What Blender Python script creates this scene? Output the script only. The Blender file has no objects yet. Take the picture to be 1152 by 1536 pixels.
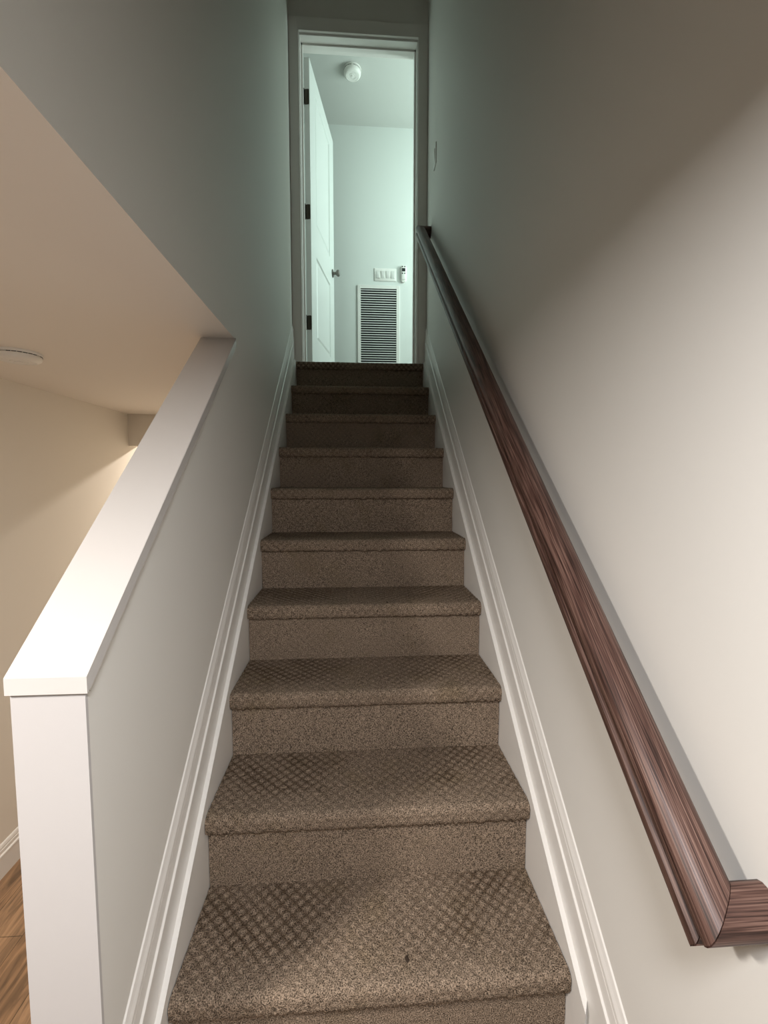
import bpy, bmesh, math, random
from mathutils import Vector, Matrix, noise
from mathutils.geometry import tessellate_polygon
random.seed(7)
S = bpy.context.scene
COL = S.collection

# ------------------------------------------------------------------ camera, light, exposure
CAM = dict(f=666.69, loc=(-0.0393, -0.6209, 1.2936), yaw=0.0653, pitch=-0.0752, roll=0.0004)
cd = bpy.data.cameras.new('camera'); cam = bpy.data.objects.new('camera', cd); COL.objects.link(cam)
S.camera = cam
cd.sensor_fit = 'VERTICAL'; cd.sensor_height = 36.0; cd.lens = CAM['f'] / 1536 * 36.0
cd.clip_start = 0.01; cd.clip_end = 60
cy, sy = math.cos(CAM['yaw']), math.sin(CAM['yaw']); cp, sp = math.cos(CAM['pitch']), math.sin(CAM['pitch'])
F = Vector((sy * cp, cy * cp, sp)); R0 = Vector((cy, -sy, 0)); U0 = R0.cross(F)
cr, sr = math.cos(CAM['roll']), math.sin(CAM['roll'])
Rv = R0 * cr + U0 * sr; Uv = U0 * cr - R0 * sr
m = Matrix((Rv, Uv, -F)).transposed().to_4x4(); m.translation = Vector(CAM['loc']); cam.matrix_world = m

S.view_settings.view_transform = 'Standard'; S.view_settings.look = 'None'
S.view_settings.gamma = 1.0; S.view_settings.use_curve_mapping = False
S.view_settings.exposure = 0.27

W = bpy.data.worlds.new('world'); S.world = W; W.use_nodes = True
W.node_tree.nodes['Background'].inputs[0].default_value = (0.62, 0.85, 0.85, 1)
W.node_tree.nodes['Background'].inputs[1].default_value = 0.6

def area(name, loc, direction, size, power, colour, size_y=None, spread=math.pi):
    l = bpy.data.lights.new(name, 'AREA'); l.energy = power; l.color = colour
    l.shape = 'RECTANGLE' if size_y else 'DISK'; l.size = size
    if size_y: l.size_y = size_y
    l.spread = spread
    o = bpy.data.objects.new(name, l); COL.objects.link(o)
    o.location = loc; o.rotation_euler = Vector(direction).to_track_quat('-Z', 'Y').to_euler()
    return o
WARM = (1.0, 0.83, 0.70)
area('landing_downlight', (-0.05, -0.86, 1.768), (0, 0, -1), 0.30, 20.5, (0.985, 0.98, 0.995))
area('room_downlight_warm', (-1.30, -0.66, 1.768), (0, 0, -1), 0.17, 38.0, (1.0, 0.93, 0.86))
area('far_room_downlight', (-1.15, 3.62, 1.765), (0, 0, -1), 0.13, 27.0, (1.0, 0.90, 0.79))
area('hall_window_daylight', (1.88, 2.90, 3.45), (-1, 0, 0), 0.44, 30.0, (0.81, 1.0, 0.955), 1.25)

# ------------------------------------------------------------------ dimensions
RUN, RISE, TW = 0.2454, 0.2077, 0.86
XW = 0.454                       # stairwell wall faces
ZL, ZU = 1.778, 4.50             # lower ceiling, upper ceiling
FL0, FL1 = -0.62, 10 * RISE      # basement floor, upper floor
YD = 2.50                        # face of the wall holding the door
SL = RISE / RUN

# ------------------------------------------------------------------ helpers
def tag(o, label=None, cat=None, group=None, kind=None):
    if label: o['label'] = label
    if cat: o['category'] = cat
    if group: o['group'] = group
    if kind: o['kind'] = kind
    return o
def link(name, me, m, parent=None, smooth=False):
    o = bpy.data.objects.new(name, me); COL.objects.link(o)
    if m: me.materials.append(m)
    if smooth:
        for p in me.polygons: p.use_smooth = True
        try: me.set_sharp_from_angle(angle=math.radians(38))
        except Exception: pass
    if parent: o.parent = parent
    return o
def from_bm(name, bm, m, parent=None, smooth=False):
    bmesh.ops.recalc_face_normals(bm, faces=bm.faces)
    me = bpy.data.meshes.new(name); bm.to_mesh(me); bm.free()
    return link(name, me, m, parent, smooth)
def empty(name, loc):
    o = bpy.data.objects.new(name, None); COL.objects.link(o); o.location = loc; o.empty_display_size = 0.05
    return o
def box(bm, x0, x1, y0, y1, z0, z1, bev=0.0):
    vs = [bm.verts.new((x, y, z)) for z in (z0, z1) for y in (y0, y1) for x in (x0, x1)]
    fs = [(0, 1, 3, 2), (4, 6, 7, 5), (0, 4, 5, 1), (2, 3, 7, 6), (0, 2, 6, 4), (1, 5, 7, 3)]
    faces = [bm.faces.new([vs[i] for i in f]) for f in fs]
    if bev > 0:
        ed = list({e for f in faces for e in f.edges})
        bmesh.ops.bevel(bm, geom=ed, offset=bev, segments=2, affect='EDGES', profile=0.5)
def boxes(name, lst, m, parent=None, bev=0.0):
    bm = bmesh.new()
    for b in lst: box(bm, *b, bev=bev)
    return from_bm(name, bm, m, parent)
def prism_x(bm, poly, x0, x1):
    """polygon of (y, z) extruded along x"""
    a = [bm.verts.new((x0, y, z)) for y, z in poly]; b = [bm.verts.new((x1, y, z)) for y, z in poly]
    n = len(poly)
    if n <= 4: bm.faces.new(a); bm.faces.new(b[::-1])
    else:
        for t in tessellate_polygon([[Vector((y, z, 0)) for y, z in poly]]):
            bm.faces.new([a[i] for i in t]); bm.faces.new([b[i] for i in t[::-1]])
    for i in range(n): bm.faces.new((a[i], b[i], b[(i + 1) % n], a[(i + 1) % n]))
def lathe(bm, prof, axis_m, seg=40):
    """prof: (r, h) list; axis_m maps local z axis"""
    rings = []
    for r, h in prof:
        if r < 1e-6: rings.append([bm.verts.new(axis_m @ Vector((0, 0, h)))])
        else: rings.append([bm.verts.new(axis_m @ Vector((r * math.cos(2 * math.pi * k / seg), r * math.sin(2 * math.pi * k / seg), h))) for k in range(seg)])
    for a, b in zip(rings, rings[1:]):
        for k in range(seg):
            k2 = (k + 1) % seg
            if len(a) == 1 and len(b) == 1: continue
            if len(a) == 1: bm.faces.new((a[0], b[k], b[k2]))
            elif len(b) == 1: bm.faces.new((a[k], b[0], a[k2]))
            else: bm.faces.new((a[k], b[k], b[k2], a[k2]))
def rounded_rect(w, h, r, n=6):
    pts = []
    for cx, cz, a0 in ((w / 2 - r, h / 2 - r, 0), (-w / 2 + r, h / 2 - r, 90), (-w / 2 + r, -h / 2 + r, 180), (w / 2 - r, -h / 2 + r, 270)):
        for i in range(n + 1):
            a = math.radians(a0 + 90 * i / n); pts.append((cx + r * math.cos(a), cz + r * math.sin(a)))
    return pts
def plate(bm, w, h, r, t, bev, M):
    """rounded plate in local x/z, front toward local -y, back at y=0"""
    rings = []
    for off, y in ((0, 0), (0, -(t - bev)), (bev * .3, -(t - bev * .3)), (bev, -t)):
        rings.append([bm.verts.new(M @ Vector((x, y, z))) for x, z in rounded_rect(w - 2 * off, h - 2 * off, max(r - off, .0005))])
    n = len(rings[0])
    for a, b in zip(rings, rings[1:]):
        for k in range(n): bm.faces.new((a[k], a[(k + 1) % n], b[(k + 1) % n], b[k]))
    bm.faces.new(rings[0]); bm.faces.new(rings[-1])

# ------------------------------------------------------------------ materials
def mat(name, col, rough=0.6, bump=None, spec=0.5, metal=0.0):
    m = bpy.data.materials.new(name); m.use_nodes = True
    nt = m.node_tree; b = nt.nodes['Principled BSDF']
    b.inputs['Base Color'].default_value = (*col, 1); b.inputs['Roughness'].default_value = rough
    b.inputs['Metallic'].default_value = metal
    b.inputs['Specular IOR Level'].default_value = spec
    tc = nt.nodes.new('ShaderNodeTexCoord')
    nz = nt.nodes.new('ShaderNodeTexNoise'); nz.inputs['Scale'].default_value = bump[0] if bump else 40
    nz.inputs['Detail'].default_value = 3
    nt.links.new(tc.outputs['Object'], nz.inputs['Vector'])
    bp = nt.nodes.new('ShaderNodeBump'); bp.inputs['Strength'].default_value = bump[1] if bump else 0.03
    bp.inputs['Distance'].default_value = bump[2] if bump else 0.0005
    nt.links.new(nz.outputs['Fac'], bp.inputs['Height']); nt.links.new(bp.outputs['Normal'], b.inputs['Normal'])
    return m
M_wall = mat('wall_paint', (0.725, 0.71, 0.67), 0.55, (260, 0.12, 0.0006), 0.35)
M_roomwall = mat('room_wall_paint', (0.76, 0.71, 0.63), 0.6, (260, 0.12, 0.0006), 0.3)
M_ceil = mat('ceiling_paint', (0.83, 0.79, 0.73), 0.8, (200, 0.10, 0.0005), 0.2)
M_hallwall = mat('hall_wall_paint', (0.72, 0.75, 0.72), 0.6, (260, 0.1, 0.0005), 0.3)
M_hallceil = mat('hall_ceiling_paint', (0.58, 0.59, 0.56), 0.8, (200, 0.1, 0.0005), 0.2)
M_trim = mat('white_trim_paint', (0.78, 0.76, 0.725), 0.30, (60, 0.04, 0.0004), 0.5)
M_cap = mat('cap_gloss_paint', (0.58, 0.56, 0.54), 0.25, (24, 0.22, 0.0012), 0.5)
M_door = mat('door_paint', (0.70, 0.73, 0.70), 0.35, None, 0.5)
M_plastic = mat('white_plastic', (0.80, 0.79, 0.75), 0.38, None, 0.5)
M_dark = mat('dark_slot', (0.01, 0.01, 0.01), 0.6)
M_screen = mat('dark_screen', (0.015, 0.02, 0.02), 0.2)
M_grille = mat('grille_enamel', (0.74, 0.74, 0.72), 0.4)
M_duct_shade = mat('duct_shade_black', (0.004, 0.004, 0.004), 0.9)  # near-black colour standing in for the shade inside the duct
M_bronze = mat('oil_rubbed_bronze', (0.05, 0.042, 0.03), 0.45, None, 0.5, 0.7)
M_nickel = mat('satin_nickel', (0.20, 0.19, 0.17), 0.34, None, 0.5, 0.95)
M_sub = mat('hall_floor_carpet', (0.20, 0.155, 0.12), 0.95, (500, 0.5, 0.003), 0.1)
M_lint = mat('dark_crumb', (0.03, 0.018, 0.01), 0.9)

def carpet_material(name, lat_strength):
    m = bpy.data.materials.new(name); m.use_nodes = True; nt = m.node_tree; N = nt.nodes; L = nt.links
    b = N['Principled BSDF']; b.inputs['Roughness'].default_value = 0.95; b.inputs['Specular IOR Level'].default_value = 0.08
    uv = N.new('ShaderNodeUVMap'); uv.uv_map = 'UVMap'
    tc = N.new('ShaderNodeTexCoord')
    sep = N.new('ShaderNodeSeparateXYZ'); L.new(uv.outputs[0], sep.inputs[0])
    def mth(op, a, c=None, d=None):
        n = N.new('ShaderNodeMath'); n.operation = op
        for i, v in enumerate((a, c, d)):
            if v is None: continue
            if isinstance(v, (int, float)): n.inputs[i].default_value = v
            else: L.new(v, n.inputs[i])
        return n.outputs[0]
    # slight wander of the tuft rows
    wz = N.new('ShaderNodeTexNoise'); wz.inputs['Scale'].default_value = 60; L.new(uv.outputs[0], wz.inputs['Vector'])
    wob = mth('MULTIPLY', mth('SUBTRACT', wz.outputs['Fac'], 0.5), 0.006)
    x = mth('ADD', sep.outputs[0], wob); y = mth('ADD', sep.outputs[1], wob)
    P = 0.033
    a = mth('ABSOLUTE', mth('SINE', mth('MULTIPLY', mth('ADD', x, y), math.pi / P)))
    c = mth('ABSOLUTE', mth('SINE', mth('MULTIPLY', mth('SUBTRACT', x, y), math.pi / P)))
    tuft = mth('POWER', mth('MULTIPLY', a, c), 0.8)         # 1 in a tuft, 0 in the lattice lines
    wear = N.new('ShaderNodeTexNoise'); wear.inputs['Scale'].default_value = 5.0; wear.inputs['Detail'].default_value = 2
    L.new(uv.outputs[0], wear.inputs['Vector'])
    wr = N.new('ShaderNodeMapRange'); wr.inputs['From Min'].default_value = 0.36; wr.inputs['From Max'].default_value = 0.62
    wr.inputs['To Min'].default_value = 0.45; wr.inputs['To Max'].default_value = 1.0; L.new(wear.outputs['Fac'], wr.inputs['Value'])
    # crushed nap in the walking line: rows fade toward the middle of the step and its front
    side = N.new('ShaderNodeMapRange'); L.new(mth('ABSOLUTE', sep.outputs[0]), side.inputs['Value'])
    side.inputs['From Min'].default_value = 0.02; side.inputs['From Max'].default_value = 0.26
    side.inputs['To Min'].default_value = 0.6; side.inputs['To Max'].default_value = 1.0
    nose = N.new('ShaderNodeMapRange'); L.new(sep.outputs[1], nose.inputs['Value'])
    nose.inputs['From Min'].default_value = 0.17; nose.inputs['From Max'].default_value = 0.25
    nose.inputs['To Min'].default_value = 1.0; nose.inputs['To Max'].default_value = 0.5
    stg = mth('MULTIPLY', mth('MULTIPLY', mth('MULTIPLY', wr.outputs[0], side.outputs[0]), nose.outputs[0]), lat_strength)
    lat = mth('MULTIPLY', mth('SUBTRACT', 1.0, tuft), stg)   # dark lines
    ramp = N.new('ShaderNodeMixRGB'); ramp.blend_type = 'MIX'
    ramp.inputs[1].default_value = (0.250, 0.192, 0.143, 1); ramp.inputs[2].default_value = (0.066, 0.043, 0.026, 1)
    L.new(lat, ramp.inputs[0])
    # yarn flecks
    fl = N.new('ShaderNodeTexNoise'); fl.inputs['Scale'].default_value = 390; fl.inputs['Detail'].default_value = 2
    fl.inputs['Roughness'].default_value = 0.7; L.new(tc.outputs['Object'], fl.inputs['Vector'])
    fr = N.new('ShaderNodeMapRange'); fr.inputs['From Min'].default_value = 0.37; fr.inputs['From Max'].default_value = 0.63
    fr.inputs['To Min'].default_value = 0.20; fr.inputs['To Max'].default_value = 2.0; L.new(fl.outputs['Fac'], fr.inputs['Value'])
    mul = N.new('ShaderNodeVectorMath'); mul.operation = 'SCALE'; L.new(ramp.outputs[0], mul.inputs[0]); L.new(fr.outputs[0], mul.inputs['Scale'])
    # faint soiled patches
    so = N.new('ShaderNodeTexNoise'); so.inputs['Scale'].default_value = 7.5; so.inputs['Detail'].default_value = 3
    L.new(tc.outputs['Object'], so.inputs['Vector'])
    sr_ = N.new('ShaderNodeMapRange'); sr_.inputs['From Min'].default_value = 0.55; sr_.inputs['From Max'].default_value = 0.72
    sr_.inputs['To Max'].default_value = 0.45; L.new(so.outputs['Fac'], sr_.inputs['Value'])
    soil = N.new('ShaderNodeMixRGB'); soil.blend_type = 'MULTIPLY'; soil.inputs[2].default_value = (0.72, 0.70, 0.55, 1)
    L.new(sr_.outputs[0], soil.inputs[0]); L.new(mul.outputs[0], soil.inputs[1])
    L.new(soil.outputs[0], b.inputs['Base Color'])
    bp = N.new('ShaderNodeBump'); bp.inputs['Strength'].default_value = 0.9; bp.inputs['Distance'].default_value = 0.004
    L.new(fl.outputs['Fac'], bp.inputs['Height']); L.new(bp.outputs['Normal'], b.inputs['Normal'])
    return m
M_carpet = carpet_material('patterned_loop_carpet', 0.95)
M_carpet_r = carpet_material('riser_loop_carpet', 0.22)

def wood_material():
    m = bpy.data.materials.new('walnut_stain'); m.use_nodes = True; nt = m.node_tree; N = nt.nodes; L = nt.links
    b = N['Principled BSDF']; b.inputs['Roughness'].default_value = 0.40; b.inputs['Specular IOR Level'].default_value = 0.28
    uv = N.new('ShaderNodeUVMap'); uv.uv_map = 'UVMap'
    def noisy(sx, sy, sc, det, dist=0.0):
        mp = N.new('ShaderNodeMapping'); mp.inputs['Scale'].default_value = (sx, sy, 1); L.new(uv.outputs[0], mp.inputs['Vector'])
        n = N.new('ShaderNodeTexNoise'); n.inputs['Scale'].default_value = sc; n.inputs['Detail'].default_value = det
        n.inputs['Distortion'].default_value = dist; L.new(mp.outputs[0], n.inputs['Vector']); return n.outputs['Fac']
    g1 = noisy(0.55, 18, 9, 5, 0.7); g2 = noisy(0.9, 62, 9, 3, 0.15)
    mx = N.new('ShaderNodeMath'); mx.operation = 'MULTIPLY_ADD'; mx.inputs[1].default_value = 0.55
    L.new(g2, mx.inputs[0])
    sc = N.new('ShaderNodeMath'); sc.operation = 'MULTIPLY'; sc.inputs[1].default_value = 0.45; L.new(g1, sc.inputs[0]); L.new(sc.outputs[0], mx.inputs[2])
    cr_ = N.new('ShaderNodeValToRGB'); e = cr_.color_ramp.elements
    e[0].position = 0.40; e[0].color = (0.024, 0.011, 0.008, 1); e[1].position = 0.62; e[1].color = (0.185, 0.112, 0.088, 1)
    x = cr_.color_ramp.elements.new(0.5); x.color = (0.086, 0.044, 0.034, 1)
    L.new(mx.outputs[0], cr_.inputs[0]); L.new(cr_.outputs[0], b.inputs['Base Color'])
    bp = N.new('ShaderNodeBump'); bp.inputs['Strength'].default_value = 0.35; bp.inputs['Distance'].default_value = 0.0012
    L.new(mx.outputs[0], bp.inputs['Height']); L.new(bp.outputs['Normal'], b.inputs['Normal'])
    return m
M_wood = wood_material()

def plank_material():
    m = bpy.data.materials.new('oak_planks'); m.use_nodes = True; nt = m.node_tree; N = nt.nodes; L = nt.links
    b = N['Principled BSDF']; b.inputs['Roughness'].default_value = 0.42
    tc = N.new('ShaderNodeTexCoord')
    mp = N.new('ShaderNodeMapping'); mp.inputs['Rotation'].default_value = (0, 0, math.pi / 2); L.new(tc.outputs['Object'], mp.inputs['Vector'])
    br = N.new('ShaderNodeTexBrick'); br.inputs['Scale'].default_value = 1; br.inputs['Brick Width'].default_value = 1.2
    br.inputs['Row Height'].default_value = 0.18; br.inputs['Mortar Size'].default_value = 0.0015
    br.inputs['Color1'].default_value = (0.27, 0.155, 0.080, 1); br.inputs['Color2'].default_value = (0.36, 0.22, 0.12, 1)
    br.inputs['Mortar'].default_value = (0.08, 0.045, 0.02, 1); L.new(mp.outputs[0], br.inputs['Vector'])
    m2 = N.new('ShaderNodeMapping'); m2.inputs['Scale'].default_value = (1.2, 9, 1); L.new(mp.outputs[0], m2.inputs['Vector'])
    nz = N.new('ShaderNodeTexNoise'); nz.inputs['Scale'].default_value = 4; nz.inputs['Detail'].default_value = 6; nz.inputs['Distortion'].default_value = 1.2
    L.new(m2.outputs[0], nz.inputs['Vector'])
    mr = N.new('ShaderNodeMapRange'); mr.inputs['From Min'].default_value = 0.3; mr.inputs['From Max'].default_value = 0.7
    mr.inputs['To Min'].default_value = 0.45; mr.inputs['To Max'].default_value = 1.35; L.new(nz.outputs['Fac'], mr.inputs['Value'])
    vm = N.new('ShaderNodeVectorMath'); vm.operation = 'SCALE'; L.new(br.outputs['Color'], vm.inputs[0]); L.new(mr.outputs[0], vm.inputs['Scale'])
    L.new(vm.outputs[0], b.inputs['Base Color'])
    return m
M_plank = plank_material()

# ------------------------------------------------------------------ shell
st = lambda name, lst, m, **k: tag(boxes(name, lst, m, **k), kind='structure')
T = 0.12
YB, XL = -4.30, -3.60           # back and left of the basement room
YH = -0.60                        # where the low ceiling over the landing stops and the stairwell opens up
# right wall of landing + stairwell
st('wall_right', [(XW, XW + T, YB, YD + 0.12, FL0, ZU + .1)], M_wall)
# left wall: solid above the low ceiling from the front; full height further up the stair; half wall below
bm = bmesh.new()
capz = lambda y: 0.994 + (y - 0.06) * SL      # top face of the sloped cap
yend = 0.06 + (ZL - 0.994) / SL
kt = 0.030
poly = [(0.072, FL0), (0.072, capz(0.072) - kt), (yend, ZL - kt), (yend, ZL), (YH, ZL), (YH, ZU + .1), (YD + .12, ZU + .1), (YD + .12, FL0)]
prism_x(bm, poly, -XW - 0.109, -XW)
wl = tag(from_bm('wall_left', bm, M_wall), kind='structure')
wl.data.materials.append(M_ceil)                 # its underside over the opening is finished with the ceiling
for p in wl.data.polygons:
    if p.normal.z < -.9 and abs(p.center.z - ZL) < .01: p.material_index = 1
# wall with the doorway
DX = 0.388; DH = 4.160
st('wall_back', [(-XW, -DX - .004, YD, YD + .12, FL1, ZU), (DX + .004, XW, YD, YD + .12, FL1, ZU), (-DX - .004, DX + .004, YD, YD + .12, DH + .004, ZU),
                 (-XW, XW, YD, YD + .12, FL0, FL1 - .25)], M_wall)
# low ceiling over landing and basement room, and the floor build-up above it
st('ceiling', [(-XW - .109, XW, YB, YH, ZL, FL1), (-1.75, -XW - .109, YB, 5.0, ZL, FL1), (XL, -1.75, YB, 0.45, ZL, FL1)], M_ceil)
st('wall_front_upper', [(-XW, XW, YH - .12, YH, FL1, ZU + .1)], M_wall)
st('wall_front', [(XL - .12, XW, YB - .12, YB, FL0, FL1)], M_wall)
st('ceiling_stairwell', [(-XW, XW, YH, YD + .12, ZU, ZU + .1)], M_ceil)
# basement room
st('wall_room_left', [(-1.87, -1.75, .45, 5.0, FL0, FL1), (XL, -1.87, .45, .57, FL0, FL1), (XL - .12, XL, YB, .57, FL0, FL1)], M_roomwall)
st('wall_room_end', [(-1.75, -XW - .109, 5.0, 5.12, FL0, FL1)], M_roomwall)
st('wall_soffit', [(-1.75, -XW - .109, 2.90, 3.02, 1.54, ZL)], M_roomwall)
st('wall_room_right', [(-XW - .109, -XW, YD + .12, 5.12, FL0, FL1)], M_roomwall)
st('floor', [(XL, XW, YB, 5.0, FL0 - .1, FL0)], M_plank)
# landing the flight starts from, with two steps down to the room on the left
st('floor_landing', [(-1.04, XW, -1.60, -0.02, FL0, FL0 + RISE), (-.80, XW, -1.35, -0.02, FL0, FL0 + RISE * 2), (-.56, XW, -1.10, -0.02, FL0, 0),
                     (-XW, XW, -.02, RUN + .05, FL0, 0)], M_sub)
# upper hall
HY = 3.69; HXL, HXR = -1.10, 1.90
st('floor_hall', [(HXL, HXR, YD + .0, HY, FL1 - .25, FL1)], M_sub)
st('ceiling_hall', [(HXL, HXR, YD + .12, HY, ZU, ZU + .1)], M_hallceil)
st('wall_hall_back', [(HXL, HXR, HY, HY + .1, FL1 - .3, ZU + .1)], M_hallwall)
st('wall_hall_left', [(HXL - .1, HXL, YD, HY + .1, FL1 - .3, ZU + .1)], M_hallwall)
st('wall_hall_front', [(HXL, -XW - .109, YD, YD + .12, FL1 - .3, ZU + .1), (XW + T, HXR, YD, YD + .12, FL1 - .3, ZU + .1)], M_hallwall)
wz0, wz1, wy0, wy1 = 2.80, 4.10, 2.66, 3.14
st('wall_hall_right', [(HXR, HXR + .1, YD, wy0, FL1 - .3, ZU + .1), (HXR, HXR + .1, wy1, HY + .1, FL1 - .3, ZU + .1),
                       (HXR, HXR + .1, wy0, wy1, FL1 - .3, wz0), (HXR, HXR + .1, wy0, wy1, wz1, ZU + .1)], M_hallwall)
st('window_1', [(HXR - .015, HXR + .02, wy0 - .06, wy0, wz0 - .06, wz1 + .06), (HXR - .015, HXR + .02, wy1, wy1 + .06, wz0 - .06, wz1 + .06),
                (HXR - .015, HXR + .02, wy0, wy1, wz1, wz1 + .06), (HXR - .03, HXR + .02, wy0, wy1, wz0 - .06, wz0)], M_trim)

# sloped cap on the half wall, with the fine trim line below its edge
bm = bmesh.new()
y0 = 0.060
prism_x(bm, [(y0, capz(y0)), (y0, capz(y0) - 0.0265), (y0 + .012, capz(y0 + .012) - kt), (yend, ZL - kt), (yend + .0, ZL - .0005)], -0.5665, -0.4465)
bmesh.ops.bevel(bm, geom=[e for e in bm.edges if all(v.co.z > capz(v.co.y) - .002 for v in e.verts) and abs(e.verts[0].co.x - e.verts[1].co.x) < .01],
                offset=.0012, segments=2, affect='EDGES')
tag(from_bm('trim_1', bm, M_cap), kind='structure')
bm = bmesh.new()
prism_x(bm, [(.074, capz(.074) - kt), (.074, capz(.074) - kt - .011), (yend, ZL - kt - .011), (yend, ZL - kt)], -XW, -0.4505)
tag(from_bm('trim_2', bm, M_trim), kind='structure')
# painted end face of the half wall
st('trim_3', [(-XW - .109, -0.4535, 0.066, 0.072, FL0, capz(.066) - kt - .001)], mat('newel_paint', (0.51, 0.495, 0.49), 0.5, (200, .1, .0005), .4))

# ------------------------------------------------------------------ skirting on both sides of the flight
def skirting(side, n):
    sx = 1 if side == 'right' else -1
    # back board with its moulded top: profile of (rise above nosing line, thickness)
    prof = [(-.12, .0), (-.12, .0115), (.122, .0115), (.126, .0130), (.134, .0125), (.139, .0085), (.176, .0070), (.179, .0045), (.183, .0045), (.186, .0085), (.196, .0080), (.209, .0050), (.222, .0028), (.226, .0)]
    bm = bmesh.new(); rings = []
    for y in (-0.35, YD - .001):
        rings.append([bm.verts.new((sx * (XW - t), y, SL * y + off)) for off, t in prof])
    for i in range(len(prof) - 1): bm.faces.new((rings[0][i], rings[1][i], rings[1][i + 1], rings[0][i + 1]))
    bm.faces.new(rings[0]); bm.faces.new(rings[1][::-1])
    for v in bm.verts:
        if v.co.z < 0.002 and v.co.y < 0: v.co.z = max(v.co.z, 0.002)
    if side == 'left':
        for v in bm.verts:
            if v.co.y < 0: v.co.y = 0.075; v.co.z = 0
        for r, (off, t) in zip(rings[0], prof): r.co.z = SL * 0.075 + off
    else:
        for r, (off, t) in zip(rings[0], prof): r.co.y = -.05; r.co.z = SL * -.05 + off
    tag(from_bm('skirt_tmp', bm, M_trim, smooth=False), kind='structure').name = 'baseboard_' + side
    # thick stringer board in front of it
    bm = bmesh.new()
    o = 0.030; ya = 0.203
    ye = (FL1 + .002 - o) / SL
    poly = [(ya, 0.0), (ya, SL * ya + o), (ye, SL * ye + o), (YD - .002, FL1 + .002), (YD - .002, FL1 - .3), (0.55, 0.0)]
    a, b_ = (XW - .0115, 0.4305) if sx > 0 else (-XW + .0115, -0.4305)
    prism_x(bm, poly, min(a, b_), max(a, b_))
    bmesh.ops.bevel(bm, geom=[e for e in bm.edges if all(abs(v.co.x - b_) < 1e-5 for v in e.verts) and all(v.co.z > 0.01 for v in e.verts)], offset=.002, segments=2, affect='EDGES')
    tag(from_bm('trim_%d' % n, bm, M_trim), kind='structure')
skirting('left', 4); skirting('right', 5)

# ------------------------------------------------------------------ carpeted flight
def sheet(name, prof, hw, step, ds, m, parent, amp, lat, scallop=None, close=True):
    """prof: (y,z) polyline; resampled, gridded over x and roughened like looped pile"""
    pts = [Vector((0, y, z)) for y, z in prof]
    L = [0]
    for a, b in zip(pts, pts[1:]): L.append(L[-1] + (b - a).length)
    n = max(2, int(L[-1] / ds)); samp = []
    for i in range(n + 1):
        s = L[-1] * i / n; j = 0
        while j < len(L) - 2 and L[j + 1] < s: j += 1
        t = (s - L[j]) / max(1e-9, L[j + 1] - L[j]); samp.append((s, pts[j].lerp(pts[j + 1], t)))
    nx = int(2 * hw / step); verts = []; faces = []; uvs = []
    for i, (s, p) in enumerate(samp):
        a = samp[max(0, i - 2)][1]; b = samp[min(n, i + 2)][1]; tg = (b - a).normalized()
        nrm = Vector((0, tg.z, -tg.y))
        for k in range(nx + 1):
            x = -hw + 2 * hw * k / nx
            P = 0.033
            tf = (abs(math.sin(math.pi * (x + s) / P)) * abs(math.sin(math.pi * (x - s) / P))) ** .6
            h = amp * (lat * tf + 0.7 * noise.noise(Vector((x * 210, p.y * 210, p.z * 210))) + 0.5 * noise.noise(Vector((x * 9, p.y * 9, p.z * 9 + 3))))
            q = p + nrm * h; q.x = x
            if scallop and s > scallop[0]:
                w = min(1, (s - scallop[0]) / .008)
                q.z += w * scallop[1] * (abs(math.sin(math.pi * (x + .3 * math.sin(x * 7)) / .0165)) - .5) * 1.0 + w * .0015 * noise.noise(Vector((x * 30, 1, 5)))
            verts.append(q); uvs.append((x, s))
    for i in range(n):
        for k in range(nx):
            a = i * (nx + 1) + k; faces.append((a, a + 1, a + nx + 2, a + nx + 1))
    me = bpy.data.meshes.new(name); me.from_pydata(verts, [], faces)
    ul = me.uv_layers.new(name='UVMap')
    for lp in me.loops: ul.data[lp.index].uv = uvs[lp.vertex_index]
    o = link(name, me, m, parent, False)
    for p in me.polygons: p.use_smooth = True
    return o

stair = empty('staircase', (0, RUN, 0))
tag(stair, 'straight flight of steps covered in brown-beige patterned loop carpet between white skirtings', 'stairs')
def child(o): o.matrix_parent_inverse = stair.matrix_world.inverted(); return o
bpy.context.view_layer.update()
OV, TH = 0.024, 0.049
for k in range(1, 11):
    y, z = k * RUN, k * RISE
    st_, ds_ = (0.0032, 0.0030) if k <= 4 else (0.005, 0.004)
    back = y + RUN + OV + .004 if k < 10 else YD - .001
    r = .017
    prof = [(back, z)]
    prof += [(y + r - r * math.sin(a), z - r + r * math.cos(a)) for a in [math.radians(t) for t in range(0, 91, 15)]]
    prof += [(y + .0005, z - TH + .012), (y + .004, z - TH + .003), (y + .010, z - TH), (y + OV + .002, z - TH + .003)]
    tot = sum(math.dist(a, b) for a, b in zip(prof, prof[1:]))
    hw = TW / 2
    child(sheet('tread', prof, hw, st_, ds_, M_carpet, stair, .0022, .8, scallop=(tot - OV - .016, .0062)))
    rp = [(y + OV, z - TH + .010), (y + OV, z - RISE - .002)]
    child(sheet('riser', rp, hw, st_, ds_, M_carpet_r, stair, .0016, .3))
# timber carcass under the carpet
bm = bmesh.new()
pl = [(RUN + .03, 0.0)]
for k in range(1, 11):
    pl += [(k * RUN + OV + .006, k * RISE - .006), ((k + 1) * RUN + OV + .006 if k < 10 else YD - .002, k * RISE - .006)]
pl[0] = (RUN + OV + .006, 0)
pl += [(YD - .002, FL1 - .24), (.6, 0)]
prism_x(bm, pl, -.4300, .4300)
child(from_bm('carcass', bm, M_sub, stair))

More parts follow.
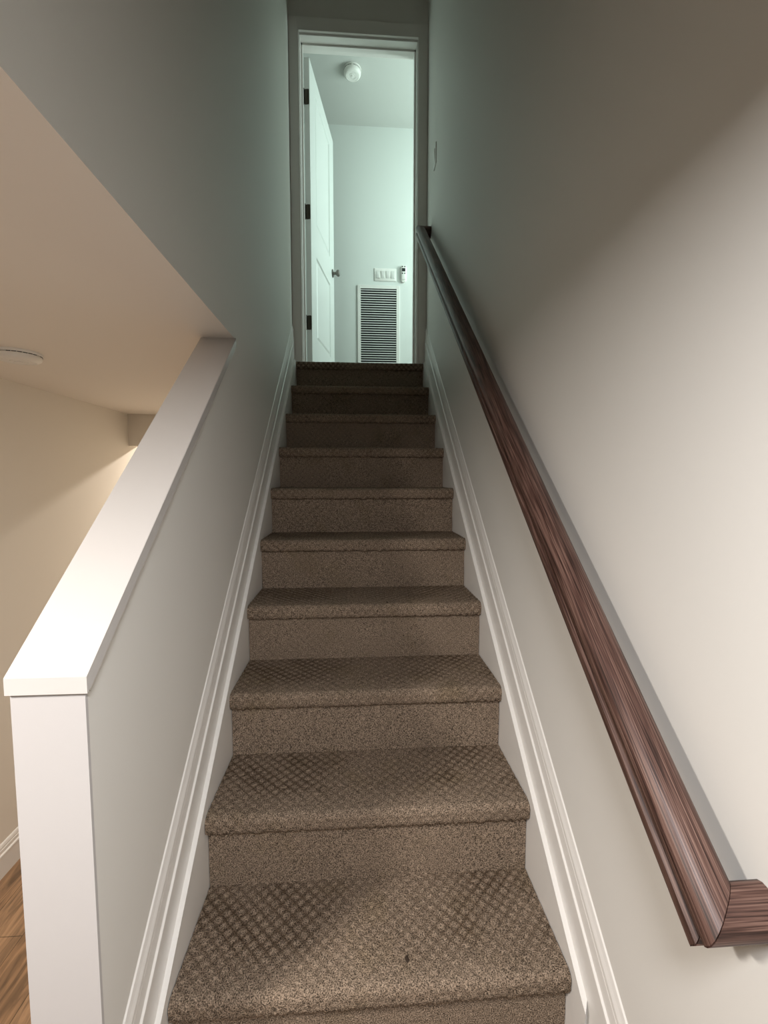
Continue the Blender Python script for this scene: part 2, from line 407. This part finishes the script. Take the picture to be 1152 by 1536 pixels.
# ------------------------------------------------------------------ handrail
CX, HW2 = 0.3885, 0.0285
NT = 0.935 * 0.763
ang = math.atan(SL); ca, sa = math.cos(ang), math.sin(ang)
NT = 0.937 * ca
prof = []                        # (a = toward wall, n = up)
half = [(0, 0), (.010, -.0006), (.018, -.0030), (.0245, -.0075), (.0280, -.014), (.0285, -.021), (.0272, -.029), (.0235, -.034), (.0200, -.0355),
        (.0185, -.0380), (.0185, -.0430), (.0240, -.0455), (.0262, -.0480), (.0262, -.0610), (.0240, -.0640), (0, -.0640)]
prof = [(-a, n) for a, n in half[::-1][:-1]] + half[:]          # left side then right side
prof = [p for i, p in enumerate(prof) if i == 0 or p != prof[i - 1]]
per = [0]
for a, b in zip(prof, prof[1:]): per.append(per[-1] + math.dist(a, b))
s0, s1 = 0.384, 3.640
def rp_(x, s, n): n += NT; return Vector((x, s * ca - n * sa, s * sa + n * ca))
rail = empty('handrail', (CX, rp_(CX, s0, 0).y, rp_(CX, s0, 0).z))
tag(rail, 'dark walnut-stained wooden handrail sloping up the right wall', 'handrail')
bpy.context.view_layer.update()
def rail_part(name, ends, along, gap=0.0006, nseg=1):
    verts, faces, uvs = [], [], []
    n = len(prof)
    for e in range(nseg + 1):
        t = e / nseg
        for i, (a, h) in enumerate(prof):
            p0, p1 = ends[0](a), ends[1](a)
            x = p0[0] + (p1[0] - p0[0]) * t; s = p0[1] + (p1[1] - p0[1]) * t
            verts.append(rp_(x, s, h)); uvs.append(((s if along == 's' else x * 1.0 + 7), per[i]))
    for e in range(nseg):
        for i in range(n - 1): b = e * n + i; faces.append((b, b + 1, b + n + 1, b + n))
    faces.append(tuple(range(n))[::-1]); faces.append(tuple(nseg * n + i for i in range(n)))
    me = bpy.data.meshes.new(name); me.from_pydata(verts, [], faces)
    bm = bmesh.new(); bm.from_mesh(me)
    uvl = bm.loops.layers.uv.new('UVMap')
    for f in bm.faces:
        for l in f.loops: l[uvl].uv = uvs[l.vert.index]
    bmesh.ops.recalc_face_normals(bm, faces=bm.faces); bm.to_mesh(me); bm.free()
    o = link(name, me, M_wood, rail, True); o.matrix_parent_inverse = rail.matrix_world.inverted(); return o
g = .0007
# a > 0 toward the wall; at the mitres the wall side is the inner corner
rail_part('rail', (lambda a: (CX + a, s0 + a + g), lambda a: (CX + a, s1 - a - g)), 's', nseg=24)
tag(rail_part('rail_return', (lambda a: (CX + a, s0 + a - g), lambda a: (XW - .0004, s0 + a - g)), 'x'), 'lower mitred end turning into the wall')
tag(rail_part('rail_return', (lambda a: (CX + a, s1 - a + g), lambda a: (XW - .0004, s1 - a + g)), 'x'), 'upper mitred end turning into the wall')

# ------------------------------------------------------------------ doorway: jamb, casing, door
st('trim_6', [(-DX - .004, -DX + .006, YD, YD + .125, FL1, DH), (DX - .006, DX + .004, YD, YD + .125, FL1, DH), (-DX - .004, DX + .004, YD, YD + .125, DH - .010, DH + .004),
              (-DX + .006, -DX + .017, YD + .055, YD + .088, FL1, DH - .01), (DX - .017, DX - .006, YD + .055, YD + .088, FL1, DH - .01), (-DX + .006, DX - .006, YD + .055, YD + .088, DH - .021, DH - .010)], M_trim, bev=.0008)
CI = 0.386; CZ = 4.162
bm = bmesh.new()
for sx in (-1, 1):
    a, b = sorted((sx * (CI + .010), sx * (XW - .001))); box(bm, a, b, YD - .014, YD, FL1 + .004, CZ + .085, bev=.001)
    a, b = sorted((sx * CI, sx * (CI + .0105))); box(bm, a, b, YD - .019, YD, FL1 + .004, CZ + .0105, bev=.003)
box(bm, -CI - .010, CI + .010, YD - .0139, YD, CZ + .0105, CZ + .085, bev=.001)
box(bm, -CI - .010, CI + .010, YD - .019, YD, CZ, CZ + .0105, bev=.003)
tag(from_bm('trim_7', bm, M_trim), kind='structure')

# door leaf, hinged on the left, swung into the hall; local frame: s along the leaf, t toward +x face, z up
ddir = Vector((0.163, 0.987, 0)).normalized(); dn = Vector((ddir.y, -ddir.x, 0))
DA = Vector((-0.336, 2.636, 0))
DM = Matrix((( ddir.x, dn.x, 0, DA.x), (ddir.y, dn.y, 0, DA.y), (0, 0, 1, 0), (0, 0, 0, 1)))   # (s, t, z) -> world
zb, zt, dw, dt = FL1 + .012, DH - .022, 0.762, 0.035
bm = bmesh.new()
def dv(s, t, z): return bm.verts.new(DM @ Vector((s, t, z)))
panels = [(0.150, 0.612, FL1 + .235, 2.905), (0.150, 0.612, 3.125, zt - .125)]
def ring(s0_, s1_, z0_, z1_, t): return [dv(s0_, t, z0_), dv(s1_, t, z0_), dv(s1_, t, z1_), dv(s0_, t, z1_)]
for face_t, sg in ((0.0, 1), (-dt, -1)):
    xs = [0, .150, .612, dw]; zs = [zb, panels[0][2], panels[0][3], panels[1][2], panels[1][3], zt]
    g_ = [[dv(x, face_t, z) for x in xs] for z in zs]
    for j in range(5):
        for i in range(3):
            if i == 1 and j in (1, 3):
                outer = [g_[j][1], g_[j][2], g_[j + 1][2], g_[j + 1][1]]
                a0, a1, c0, c1 = xs[1], xs[2], zs[j], zs[j + 1]; prev = outer
                for ins, dep in ((.006, .009), (.020, .010), (.032, .003), (.040, .002)):
                    r_ = ring(a0 + ins, a1 - ins, c0 + ins, c1 - ins, face_t - sg * dep)
                    for q in range(4): bm.faces.new((prev[q], prev[(q + 1) % 4], r_[(q + 1) % 4], r_[q]))
                    prev = r_
                bm.faces.new(prev)
            else: bm.faces.new((g_[j][i], g_[j][i + 1], g_[j + 1][i + 1], g_[j + 1][i]))
bmesh.ops.remove_doubles(bm, verts=bm.verts, dist=1e-6)
ed = [(0, 0, 0, -dt)]
for (sa_, sb_) in ((0, 0), (dw, dw)):
    bm.faces.new([dv(sa_, 0, zb), dv(sa_, -dt, zb), dv(sa_, -dt, zt), dv(sa_, 0, zt)])
for zz in (zb, zt): bm.faces.new([dv(0, 0, zz), dv(dw, 0, zz), dv(dw, -dt, zz), dv(0, -dt, zz)])
bmesh.ops.remove_doubles(bm, verts=bm.verts, dist=1e-6)
door = tag(from_bm('door_1', bm, M_door), kind='structure')
for zc in (3.887, 3.139, 2.392):
    bm = bmesh.new()
    # leaf mortised in the hinge edge (rounded corners), jamb leaf, barrel with finial tips
    R = Matrix.Translation(DM @ Vector((-.0004, -dt / 2 - .001, zc))) @ Matrix.Rotation(math.atan2(-ddir.x, ddir.y), 4, 'Z')
    plate(bm, .031, .098, .007, .0022, .0004, R)
    for q in (-.036, 0, .036):
        lathe(bm, [(0, .0030), (.0032, .0027), (.0036, .0020), (.0036, .0)], R @ Matrix.Translation((.004 if q else -.005, 0, q)) @ Matrix.Rotation(math.pi / 2, 4, 'X'), 12)
    bx_ = DM @ Vector((-.006, -dt - .004, 0))
    lathe(bm, [(0, -.053), (.003, -.052), (.0055, -.049), (.0055, .049), (.003, .052), (0, .053)], Matrix.Translation((bx_.x, bx_.y, zc)), 14)
    from_bm('hinge', bm, M_bronze, door, True)
for sg in (1, -1):
    bm = bmesh.new()
    c = DM @ Vector((.700, 0 if sg > 0 else -dt, 3.035))
    A_ = Matrix.Translation(c) @ (dn * sg).to_track_quat('Z', 'Y').to_matrix().to_4x4()
    lathe(bm, [(0, 0), (.0325, 0), (.0325, .003), (.029, .0075), (.013, .009), (.011, .022), (.0125, .030), (.021, .036), (.0265, .043), (.0275, .050), (.0255, .057), (.018, .062), (0, .063)], A_, 32)
    from_bm('door_knob', bm, M_nickel, door, True)

# ------------------------------------------------------------------ devices
def detector(name, c, r, h, label, face_rings):
    o = empty(name, c); tag(o, label, 'smoke detector')
    Mx = Matrix.Translation(Vector((0, 0, 0))) @ Matrix.Rotation(math.pi, 4, 'X')
    bm = bmesh.new(); lathe(bm, [(0, 0), (r, 0), (r, .007), (r * .985, .010), (r * .94, .0105), (0, .0105)], Mx, 56)
    from_bm('mounting_base', bm, M_plastic, o, True)
    bm = bmesh.new()
    lathe(bm, [(0, .0115), (r * .90, .0115), (r * .965, .0125), (r * .97, h * .55), (r * .93, h * .78), (r * .84, h * .92), (r * .72, h)] +
          [(r * .70, h - .0015), (r * .66, h - .0015), (r * .64, h)] + [(r * .40, h + .0006), (r * .38, h - .001), (r * .35, h - .001), (r * .33, h + .001), (0, h + .001)], Mx, 56)
    from_bm('housing', bm, M_plastic, o, True)
    bm = bmesh.new()
    lathe(bm, [(0, h), (r * .17, h), (r * .17, h + .0025), (r * .14, h + .0035), (0, h + .0035)], Mx @ Matrix.Translation((r * .0, 0, 0)), 28)
    from_bm('test_button', bm, M_plastic, o, True)
    slot = None
    for k in range(28):
        if k % 7 == 0: continue
        if slot is None:
            slot = boxes('vent_slot', [(r * .968 - .001, r * .968 + .0006, -r * .085, r * .085, -h * .34 - .0012, -h * .34 + .0012)], M_dark, o); c = slot
        else: c = slot.copy(); COL.objects.link(c); c.parent = o
        c.rotation_euler = (0, 0, 2 * math.pi * k / 28)
    return o
detector('smoke_detector', (-1.335, 1.225, ZL - .0003), .078, .034, 'white round smoke detector on the low tan ceiling at the left edge', 1)
detector('smoke_detector', (-.045, 3.135, ZU - .0003), .070, .046, 'white round smoke detector on the hall ceiling above the open door', 1)

# single switch on the right stairwell wall near the top
sw = empty('light_switch', (XW, 2.185, 3.229)); tag(sw, 'single white light switch on the right stairwell wall near the top doorway', 'light switch')
RM = Matrix.Rotation(-math.pi / 2, 4, 'Z')       # local -y -> world -x
bm = bmesh.new(); plate(bm, .075, .122, .004, .0065, .0035, RM); from_bm('cover_plate', bm, M_plastic, sw, True)
bm = bmesh.new(); plate(bm, .034, .067, .001, .0105, .001, RM @ Matrix.Rotation(math.radians(3), 4, 'X')); from_bm('rocker', bm, M_plastic, sw, True)
for q in (-.048, .048):
    bm = bmesh.new(); lathe(bm, [(0, 0), (.0032, 0), (.003, .0010), (0, .0012)], RM @ Matrix.Translation((0, -.0065, q)) @ Matrix.Rotation(math.pi / 2, 4, 'X'), 14)
    from_bm('screw', bm, M_plastic, sw)

# four-gang switch on the hall wall
sw = empty('light_switch', (.254, HY, 3.196)); tag(sw, 'wide white four-rocker light switch on the hall wall above the vent grille', 'light switch')
I4 = Matrix.Identity(4)
bm = bmesh.new(); plate(bm, .206, .117, .005, .0065, .0035, I4); from_bm('cover_plate', bm, M_plastic, sw, True)
M_rock = mat('rocker_plastic', (0.66, 0.66, 0.63), 0.35)
for i in range(4):
    bm = bmesh.new(); plate(bm, .034, .068, .001, .0095, .001, Matrix.Translation((-.069 + .046 * i, 0, 0)) @ Matrix.Rotation(math.radians(4 if i in (1, 2) else -3), 4, 'X'))
    from_bm('rocker', bm, M_rock, sw, True)

# remote in its wall cradle
rc = empty('remote_control', (.424, HY, 3.203)); tag(rc, 'slim white remote control with dark display in a holder on the hall wall', 'remote control')
bm = bmesh.new(); plate(bm, .050, .150, .024, .020, .006, I4); from_bm('cradle', bm, M_plastic, rc, True)
bm = bmesh.new(); plate(bm, .040, .132, .012, .026, .004, Matrix.Translation((0, 0, .010))); from_bm('handset', bm, M_plastic, rc, True)
fy = -.0262
bm = bmesh.new(); box(bm, -.016, .016, fy - .0008, fy, .018, .048); from_bm('display', bm, M_screen, rc)
for (bx0, bz0) in ((-.011, .062), (.011, .062), (-.011, .002), (.011, .002)):
    bm = bmesh.new(); plate(bm, .011, .011, .003, .0016, .0005, Matrix.Translation((bx0, fy + .0004, bz0))); from_bm('button', bm, M_screen, rc, True)

# return-air grille
gr = empty('return_air_grille', (.191, HY, 2.22)); tag(gr, 'tall white louvred return air grille low on the hall wall', 'vent grille')
gx0, gx1, gz0, gz1 = -.008 - .191, .390 - .191, 0.0, 3.098 - 2.22
fw = .031
bm = bmesh.new()
box(bm, gx0, gx0 + fw, -.009, 0, gz0, gz1, .002); box(bm, gx1 - fw, gx1, -.009, 0, gz0, gz1, .002)
box(bm, gx0 + fw, gx1 - fw, -.009, 0, gz1 - fw, gz1, .002); box(bm, gx0 + fw, gx1 - fw, -.009, 0, gz0, gz0 + fw, .002)
for zz in (.25, .62): 
    for xx in (gx0 + fw / 2, gx1 - fw / 2): lathe(bm, [(0, 0), (.004, 0), (.0036, .0014), (0, .002)], Matrix.Translation((xx, -.009, zz)) @ Matrix.Rotation(math.pi / 2, 4, 'X'), 12)
from_bm('frame', bm, M_plastic, gr)
bm = bmesh.new(); box(bm, gx0 + fw, gx1 - fw, -.0012, -.0002, gz0 + fw, gz1 - fw); from_bm('duct_shade_sheet', bm, M_duct_shade, gr)  # flat black sheet on the wall, painted as the unlit depth between slats
zz = gz0 + fw + .010; first = None
while zz < gz1 - fw - .004:
    bm = bmesh.new()
    vs = [(-.0085, .0036), (-.0085, -.0034), (-.0072, -.0034), (-.0072, .0024), (-.0015, .0026), (-.0015, .0036)]
    prism_x(bm, vs, gx0 + fw, gx1 - fw)
    if first is None: first = from_bm('slat', bm, M_grille, gr); first.location = (0, 0, zz)
    else: bm.free(); c = first.copy(); COL.objects.link(c); c.parent = gr; c.location = (0, 0, zz)
    zz += .0214

# baseboard of the basement room
bm = bmesh.new(); prof2 = [(0, 0), (.014, 0), (.014, .100), (.0165, .104), (.0150, .110), (.010, .114), (.010, .130), (.007, .134), (.009, .140), (.006, .150), (.003, .155), (0, .156)]
rr = [[bm.verts.new((-1.75 + t, y, FL0 + z)) for t, z in prof2] for y in (.451, 4.999)]
for i in range(len(prof2) - 1): bm.faces.new((rr[0][i], rr[1][i], rr[1][i + 1], rr[0][i + 1]))
bm.faces.new(rr[0]); bm.faces.new(rr[1])
tag(from_bm('baseboard_room', bm, M_trim), kind='structure')

# crumbs on the carpet
for (x, y, z, r, lb) in ((.074, .300, RISE + .0022, .0042, 'small dark crumb on the lowest carpeted step'), (.079, 1.005, 4 * RISE + .002, .0035, 'small dark crumb on the fourth carpeted step')):
    bm = bmesh.new(); bmesh.ops.create_icosphere(bm, subdivisions=3, radius=r)
    for v in bm.verts:
        v.co *= 1 + .45 * noise.noise(v.co * 300); v.co.z *= .55; v.co.y *= 1.7
    o = from_bm('carpet_crumb', bm, M_lint, None, True); o.location = (x, y, z); tag(o, lb, 'crumb')
